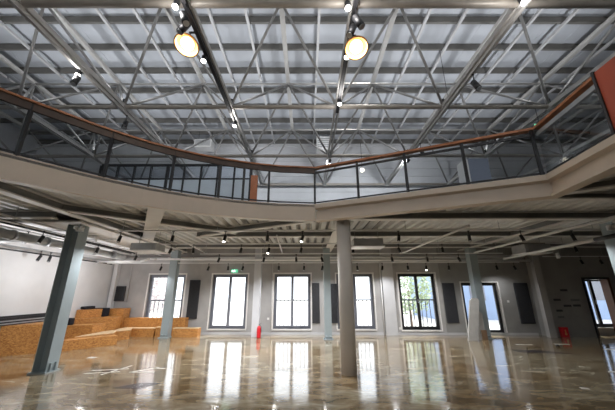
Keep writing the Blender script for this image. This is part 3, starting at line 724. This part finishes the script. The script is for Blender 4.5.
# direction along the diagonal fronts and its inward normal
D = Vector((.49, .87)); NI = Vector((-.87, .49))
def P(p, a=0, n=0): q = Vector(p) + D * a + NI * n; return (q.x, q.y)
b0 = (-8.66, 8.72)
block('terrace_block', [(-8.66, 8.72), (-7.62, 9.42), P((-7.62, 9.42), 0, .75), (-8.66, 9.95)], 0, .80, 'big brown strand-board block at the white wall, before the dark column')
f0 = (-7.50, 9.40)
block('terrace_block', [f0, (-6.45, 10.60), (-6.80, 10.92), P(f0, .12, .42)], 0, .29, 'lowest strand-board step running diagonally out onto the floor', False)
block('terrace_block', [(-7.53, 10.08), (-6.86, 10.96), (-7.1, 11.5), (-6.75, 11.8), (-7.0, 12.34), (-7.50, 12.34), (-7.36, 11.86), (-7.51, 11.55), (-7.53, 10.86)], 0, .33, 'low pale-topped strand-board step in the corner bend of the terrace', True)
block('terrace_block', [(-8.62, 10.58), (-7.56, 10.86), (-7.54, 11.5), (-8.62, 11.2)], 0, .60, 'second strand-board step, shaded, above the lowest step', False)
block('terrace_block', [(-8.64, 11.26), (-7.42, 11.84), (-7.62, 12.56), (-8.64, 12.56)], 0, .77, 'broad upper strand-board step along the white wall', False)
block('terrace_block', [(-8.50, 11.45), (-8.20, 12.15), (-8.66, 12.15), (-8.66, 11.4)], .775, 1.08, 'top strand-board step next to the black cushions', False)
block('terrace_block', [(-8.22, 12.60), (-7.62, 12.60), (-7.62, 13.08), (-8.22, 13.1)], 0, 1.06, 'tall strand-board block in the corner under the dark screen', False)
block('terrace_bench', [(-7.60, 12.74), (-5.03, 12.66), (-5.03, 13.0), (-7.60, 13.08)], 0, .68, 'long upper strand-board bench below the window by the column', False)
block('terrace_bench', [(-7.48, 12.40), (-6.12, 12.36), (-6.12, 12.64), (-7.48, 12.70)], 0, .33, 'low strand-board bench in front of the long bench, on the terrace side of the column', True)
block('terrace_bench', [(-5.36, 12.30), (-4.34, 12.28), (-4.34, 12.64), (-5.36, 12.64)], 0, .33, 'low strand-board bench past the column, nearer the plain glazed doors', True)
block('terrace_block', [(-6.08, 12.40), (-5.86, 12.40), (-5.86, 12.62), (-6.08, 12.62)], 0, .36, 'small pale-topped wooden block against the column by the benches', True)
def cushion(x0, x1, y0, y1, z0, z1, label):
    o = MB().box(x0, x1, y0, y1, z0, z1).build('seat_cushion', M['black_fab'], bevel=.03); tag(o, label, 'cushion', 'black cushions on the terrace')
cushion(-8.66, -8.46, 11.55, 12.1, 1.085, 1.19, 'flat black cushion on the top terrace step')
cushion(-8.60, -8.12, 12.2, 12.5, .775, 1.10, 'upright black cushion against the corner block')
cushion(-8.6, -8.3, 10.75, 10.95, .605, .84, 'small black cushion near the dark column end of the terrace')
e = empty('ventilation_grille', (-8.66, 9.2, .8), 'long dark slatted ventilation grille above the big brown block', 'vent grille')
m = MB()
MB().box(-8.69, -8.62, 6.6, 10.6, .80, 1.06).build('backing', M['black'], e)
for k in range(3): MB().box(-8.62, -8.58, 6.6, 10.6, .83 + k * .075, .862 + k * .075).build('slat', M['steel'] if k < 2 else M['black'], e)

# ------------------------------------------------------------------ services under the mezzanine
def pipe(pts, r, m, label, name='ceiling_pipe', grp=None): return tag(MB().path(pts, r, 10).build(name, m), label, 'pipe', grp)
pipe([(3.88, 6.6, 3.2), (3.88, 11.6, 3.2)], .03, M['white'], 'thin white ceiling pipe past the round column on the doorway side')
pipe([(6.52, 5.6, 3.2), (6.78, 11.5, 3.2)], .035, M['white'], 'long white ceiling pipe passing over the leaning board')
pipe([(7.62, 7.4, 3.0), (8.2, 11.9, 3.0)], .05, M['white'], 'thicker white ceiling pipe with a black end, near the thick grey column')
o = MB().tube((7.55, 6.75, 3.0), (7.62, 7.4, 3.0), .055, 12).build('pipe_sleeve', M['black']); tag(o, 'black sleeve on the end of the thicker white ceiling pipe', 'pipe sleeve')
pipe([(-.88, 8.3, 3.3), (-1.04, 12.4, 3.3)], .028, M['white'], 'thin white ceiling pipe running back to the white column')
pipe([(-3.86, 7.6, 3.3), (-4.3, 12.3, 3.3)], .03, M['white'], 'thin white ceiling pipe beside the broad radial beam')
pipe([(-8.6, 11.7, 2.9), (-6.75, 11.7, 2.9), (-6.45, 11.85, 3.02), (-6.2, 11.95, 3.02), (9.3, 11.95, 2.92)], .045, M['white'], 'long white pipe with an elbow running along above the windows')
pipe([(-6.0, 12.45, 3.12), (9.3, 12.2, 3.12)], .03, M['white'], 'upper white pipe tight along the top of the window wall')
pipe([(-8.5, 8.3, 3.30), (-6.2, 8.3, 3.30), (-6.2, 8.3, 3.1)], .03, M['white'], 'bent white pipe under the deck beyond the dark column')
pipe([(8.4, 10.6, 3.15), (9.6, 10.9, 3.15), (9.6, 10.9, 2.9)], .06, M['white'], 'short bent white duct pipe near the end wall')
for x, z, r, lb in ((-7.25, 3.22, .022, 'thin white conduit just beyond the cable tray on the white wall side'), (-7.55, 3.26, .028, 'white conduit halfway between the cable tray and the white wall'), (-7.95, 3.2, .022, 'thin white conduit closest to the tracks of the white wall'), (-6.25, 3.24, .022, 'thin white conduit just on the room side of the cable tray')):
    pipe([(x, 5.2, z), (x - .1, 12.6, z)], r, M['white'], lb)
for y, lb in ((7.6, 'white cross rail under the white ceiling bay, first behind the dark column'), (9.0, 'white cross rail under the white ceiling bay, second behind the dark column'), (10.4, 'white cross rail under the white ceiling bay, third behind the dark column')):
    o = MB().box(-8.4, -6.0, y - .02, y + .02, 3.30, 3.34).build('cross_rail', M['white']); tag(o, lb, 'rail', 'cross rails under the white ceiling bay')
    for xx in (-8.2, -6.1): MB().tube((xx, y, 3.34), (xx, y, 3.37 if xx < -7 else 3.37), .008, 6).build('hanger_rod', M['steel'], o)
# duct at the white wall
e = empty('round_duct', (-6.85, 8, 3.0), 'round galvanised duct running along under the deck at the white wall side', 'duct')
MB().tube((-6.8, 4.5, 2.98), (-6.95, 10.9, 2.98), .11, 18).build('duct_run', M['duct'], e)
for y in (5.6, 6.5, 7.4, 8.3, 9.2, 10.1): MB().tube((-6.83, y, 2.98), (-6.83, y + .05, 2.98), .125, 18).build('joint_ring', M['steel'], e)
MB().tube((-8.69, 6.9, 2.92), (-6.92, 6.9, 2.96), .075, 14).build('branch', M['duct'], e)
e = empty('cable_tray', (-6.9, 8, 3.2), 'black double-rail cable tray running back along the white wall side', 'cable tray')
for dx in (0, .16): MB().bar((-6.62 + dx, 4.5, 3.2), (-7.05 + dx, 11.5, 3.2), .025, .05).build('side_rail', M['black'], e)
for k in range(18):
    y = 4.8 + k * .38; x = -6.62 - .43 * (y - 4.5) / 7; MB().bar((x, y, 3.185), (x + .16, y, 3.185), .02, .012).build('rung', M['black'], e)
for y in (6.3, 8.6, 10.8): x = -6.54 - .43 * (y - 4.5) / 7; MB().tube((x, y, 3.2), (x, y, 3.66), .008, 6).build('hanger_rod', M['steel'], e)
o = MB().box(-8.52, -8.47, 4.5, 12.6, 2.86, 2.90).build('lighting_track', M['black']); tag(o, 'black lighting track along the top of the white wall', 'lighting track', 'lighting tracks under the mezzanine')
o = MB().box(-8.28, -8.24, 4.5, 12.4, 2.94, 2.97).build('lighting_track', M['steel']); tag(o, 'grey lighting track beside the black one at the white wall', 'lighting track', 'lighting tracks under the mezzanine')
o = MB().box(-6.50, -6.46, 5.5, 11.5, 3.16, 3.19).build('lighting_track', M['white']); tag(o, 'white lighting track above the wooden terrace', 'lighting track', 'lighting tracks under the mezzanine')
# fan coil units
def fcu(x0, x1, y0, y1, z0, z1, label):
    e = empty('fan_coil_unit', ((x0 + x1) / 2, y0, z0), label, 'fan coil unit', 'fan coil units under the mezzanine')
    MB().box(x0, x1, y0, y1, z0, z1).build('casing', M['duct'], e, bevel=.01)
    MB().box(x0 - .04, x1 + .04, y0 - .03, y1 + .03, z0 - .03, z0 - .001).build('drip_tray', M['white'], e)
    MB().box(x0 + .1, x1 - .1, y0 - .012, y0 - .001, z0 + .05, z1 - .05).build('grille', M['steel'], e)
    for xx in (x0 + .08, x1 - .08): MB().tube((xx, (y0 + y1) / 2, z1), (xx, (y0 + y1) / 2, 3.66), .01, 6).build('hanger_rod', M['steel'], e)
fcu(-5.4, -4.62, 8.7, 9.3, 2.95, 3.16, 'fan coil unit hung between the dark column and the benches')
fcu(1.42, 2.3, 8.45, 9.0, 3.02, 3.24, 'fan coil unit hung next to the round column')
fcu(7.95, 8.9, 10.3, 11.0, 3.06, 3.36, 'fan coil unit hung near the end wall')
# spotlight tracks in rows, with their spotlight heads
ROWS = {
 'A': (12.18, 2.86, -8.4, 9.0, [-6.11, -4.12, -3.3, -2.68, -1.17, -.11, .67, 2.13, 3.19, 4.26, 5.04, 5.99, 8.01, 8.76], {10}, 'the row nearest the windows'),
 'B': (10.75, 3.06, -4.0, 7.4, [-3.28, -1.6, -.39, .57, 3.2, 4.52, 5.71], set(), 'the second row from the windows'),
 'C': (9.42, 3.22, -4.9, 6.2, [-4.49, -3.75, -2.17, -1.25, -.18, 1.54, 3.06, 4.51], {3}, 'the third row from the windows'),
 'D': (7.75, 3.32, -5.3, 8.2, [-5.14, -3.69, -2.25, -1.08, -.11, 2.55, 4.5, 5.95, 7.38], {2, 4}, 'the row closest to the balcony edge')}
pu = spot_proto('track_spotlight', 'x', False, False, 'x'); pl = spot_proto('track_spotlight', 'x', True, False, 'x')
used = {id(pu): False, id(pl): False}
def place(lit, loc, rz, label, group):
    p = pl if lit else pu
    if not used[id(p)]:
        used[id(p)] = True; p.location = loc; p.rotation_euler.z = rz; p['label'] = label; p['group'] = group; return p
    return dup(p, loc, rz, label, group)
lamps = []
for key, (y, z, x0, x1, xs, lit, nm) in ROWS.items():
    o = MB().box(x0, x1, y - .02, y + .02, z, z + .035).build('lighting_track', M['white']); tag(o, 'white lighting track under the mezzanine, carrying ' + nm, 'lighting track', 'lighting tracks under the mezzanine')
    for xx in [x0 + .2 + k * (x1 - x0 - .4) / 5 for k in range(6)]:
        MB().tube((xx, y, z + .035), (xx, y, 3.63), .008, 6).build('hanger_rod', M['steel'], o)
    for k, x in enumerate(xs):
        place(k in lit, (x, y, z), random.uniform(-.7, .7), ('lit' if k in lit else 'black') + ' spotlight in %s, %s from the terrace end' % (nm, ORD[k]), 'spotlights in ' + nm)
    for k, x in enumerate(xs):
        if k % 2 == (0 if key != 'D' else 0): lamps.append((x, y - (.25 if key == 'A' else 0), z - .34, .5 if key == 'A' else 1))
for x, y, z, lb in [(-6.48, 6.9, 3.16, 'black spotlight above the terrace, nearest the dark column'), (-6.48, 8.83, 3.16, 'black spotlight on the white track above the middle of the terrace'), (-6.48, 10.9, 3.16, 'black spotlight at the rear of the white track above the terrace'),
                    (-8.26, 8.9, 2.94, 'black spotlight on the grey track at the white wall'), (-8.26, 9.25, 2.94, 'second black spotlight on the grey track at the white wall'),
                    (-7.0, 7.05, 3.18, 'black spotlight hung from the cable tray before the white wall'), (9.4, 9.9, 3.3, 'black spotlight near the thick grey column'), (11.25, 11.75, 3.05, 'black spotlight just before the doorway'), (12.05, 11.75, 3.05, 'black spotlight before the doorway, farther from the end wall plates')]:
    place(False, (x, y, z), random.uniform(-.7, .7), lb, 'spotlights near the side walls')
for x, y, z, k in lamps: lamp('SPOT', 'track_light', (x, y - .05, z), TRACK_LAMP_W * k * (1 if x < 4.2 else .45), (.97, .98, 1.0), .05, (0, 0, 0), 2.7)
for y in (7.0, 8.9, 10.8): lamp('POINT', 'added_fill_light', (-7.45, y, 2.35), 26, (.98, .98, 1.0), .08)  # added lights without fixtures, brightening the white wall and ceiling bay
o = MB().box(8.4, 11.2, 9.88, 9.92, 3.3, 3.335).build('lighting_track', M['white']); tag(o, 'short white lighting track beside the thick grey column', 'lighting track', 'lighting tracks under the mezzanine')
MB().tube((9.0, 9.9, 3.335), (9.0, 9.9, 3.605), .008, 6).build('hanger_rod', M['steel'], o)
o = MB().box(9.7, 12.6, 11.73, 11.77, 3.05, 3.085).build('lighting_track', M['white']); tag(o, 'white lighting track in front of the doorway', 'lighting track', 'lighting tracks under the mezzanine')
for xx in (10.2, 12.2): MB().tube((xx, 11.75, 3.085), (xx, 11.75, 3.605), .008, 6).build('hanger_rod', M['steel'], o)
# spotlight cluster on the thick columns
for cx, nm in ((-5.70, 'twin emergency lamp on the side of the dark column'), (7.70, 'twin emergency lamp on the thick grey column')):
    e = empty('emergency_lamp', (cx, 7.05, 3.2), nm, 'lamp')
    MB().box(cx - .09, cx + .09, 7.0, 7.04, 3.17, 3.25).build('battery_box', M['white'], e)
    for sx in (-1, 1): MB().lathe([(0, -.05), (.045, -.03), (.055, 0), (.045, .03), (0, .05)], (cx + sx * .08, 6.98, 3.26), 14).build('lamp_head', M['white'], e)

# ------------------------------------------------------------------ marks on the floor
def patch(name, pts, m, label):
    o = MB().prism(pts, .0, .002).build(name, m); tag(o, label, 'floor mark'); return o
def stroke(m_, p, q, w): m_.bar((*p, .0012), (*q, .0012), w, .0024)
m = MB(); stroke(m, (-4.9, 7.3), (-4.15, 7.45), .06); stroke(m, (-4.9, 7.05), (-4.2, 7.2), .05); stroke(m, (-4.45, 6.95), (-4.25, 7.75), .05); stroke(m, (-3.95, 7.15), (-3.5, 7.55), .06); stroke(m, (-3.95, 7.15), (-3.4, 7.15), .05); stroke(m, (-3.6, 7.5), (-3.3, 7.45), .05)
tag(m.build('floor_mark', M['floor_white']), 'worn white painted strokes on the floor beyond the dark column', 'floor mark')
patch('floor_patch', [(-3.62, 6.05), (-3.1, 6.0), (-2.85, 6.35), (-3.25, 6.38)], M['floor_dark'], 'dark scuffed diamond on the floor near the white painted strokes')
patch('floor_patch', [(6.25, 9.15), (7.6, 8.9), (7.15, 9.35), (6.2, 9.6)], M['floor_dark'], 'long dark stain on the floor before the leaning board')
patch('paper_scrap', [(9.0, 9.5), (9.7, 9.2), (10.0, 9.35), (9.3, 9.7)], M['floor_white'], 'large pale scrap on the floor before the doorway')
patch('paper_scrap', [(8.3, 10.4), (8.75, 10.35), (8.8, 10.5), (8.35, 10.55)], M['floor_white'], 'small pale scrap on the floor before the end wall')
patch('paper_scrap', [(7.0, 10.35), (7.5, 10.3), (7.5, 10.42), (7.0, 10.47)], M['floor_white'], 'narrow pale scrap on the floor past the column with the boards')
patch('paper_scrap', [(5.0, 5.9), (5.12, 5.86), (5.16, 5.95), (5.04, 6.0)], M['floor_white'], 'tiny white scrap on the open floor on the doorway side, nearer the middle')
patch('paper_scrap', [(6.6, 7.0), (6.78, 6.95), (6.85, 7.06), (6.7, 7.1)], M['floor_white'], 'tiny white scrap on the open floor on the doorway side, farther out')
patch('paper_scrap', [(-6.0, 8.6), (-5.8, 8.58), (-5.76, 8.72), (-5.95, 8.75)], M['floor_white'], 'small white scrap on the floor before the lowest terrace step')
o = MB().lathe([(0, 0), (.05, 0), (.055, .03), (.03, .06), (0, .065)], (8.05, 10.0, 0), 12).build('small_dark_object', M['black']); tag(o, 'small black round object lying on the floor before the end wall', 'object')  # unidentified small dark object

# ------------------------------------------------------------------ outside
def tree(x, y, h, r, label, seed, leaf='leaf'):
    rnd = random.Random(seed)
    e = empty('garden_tree', (x, y, -.45), label, 'tree', 'trees outside the windows')
    MB().tube((x, y, -.45), (x, y, h * .5), .09, 8, .05).build('trunk', M['bark'], e)
    m = MB()
    for _ in range(1600):
        a = rnd.uniform(0, 2 * PI); t = rnd.uniform(-1, 1); q = r * rnd.uniform(.3, 1) ** .5
        c = Vector((x + q * math.cos(a) * math.sqrt(1 - t * t), y + q * math.sin(a) * math.sqrt(1 - t * t), h * .62 + q * 1.25 * t))
        u = Vector((rnd.uniform(-1, 1), rnd.uniform(-1, 1), rnd.uniform(-1, 1))).normalized() * .11; v = u.orthogonal().normalized() * .07
        vs = [m.bm.verts.new(c + k) for k in (u, v, -u, -v)]; m.bm.faces.new(vs)
    f = m.build('foliage', M[leaf], e)
tree(5.9, 17.2, 3.6, 1.5, 'leafy tree outside the window beside the flat wall pier', 3)
tree(-9.5, 18.0, 3.4, 1.3, 'pale blossoming tree outside the window behind the wooden benches', 5, 'blossom')
o = empty('neighbour_building', (14, 24, -.45), 'pale blue-grey building outside the low glazed door', 'building')
MB().box(10.5, 32, 24, 30, -.45, 6).build('wall', M['facade'], o)
for k in range(10): MB().box(11.2 + k * 2, 12.4 + k * 2, 23.97, 24, 1.0, 2.6).build('window', M['winframe'], o)
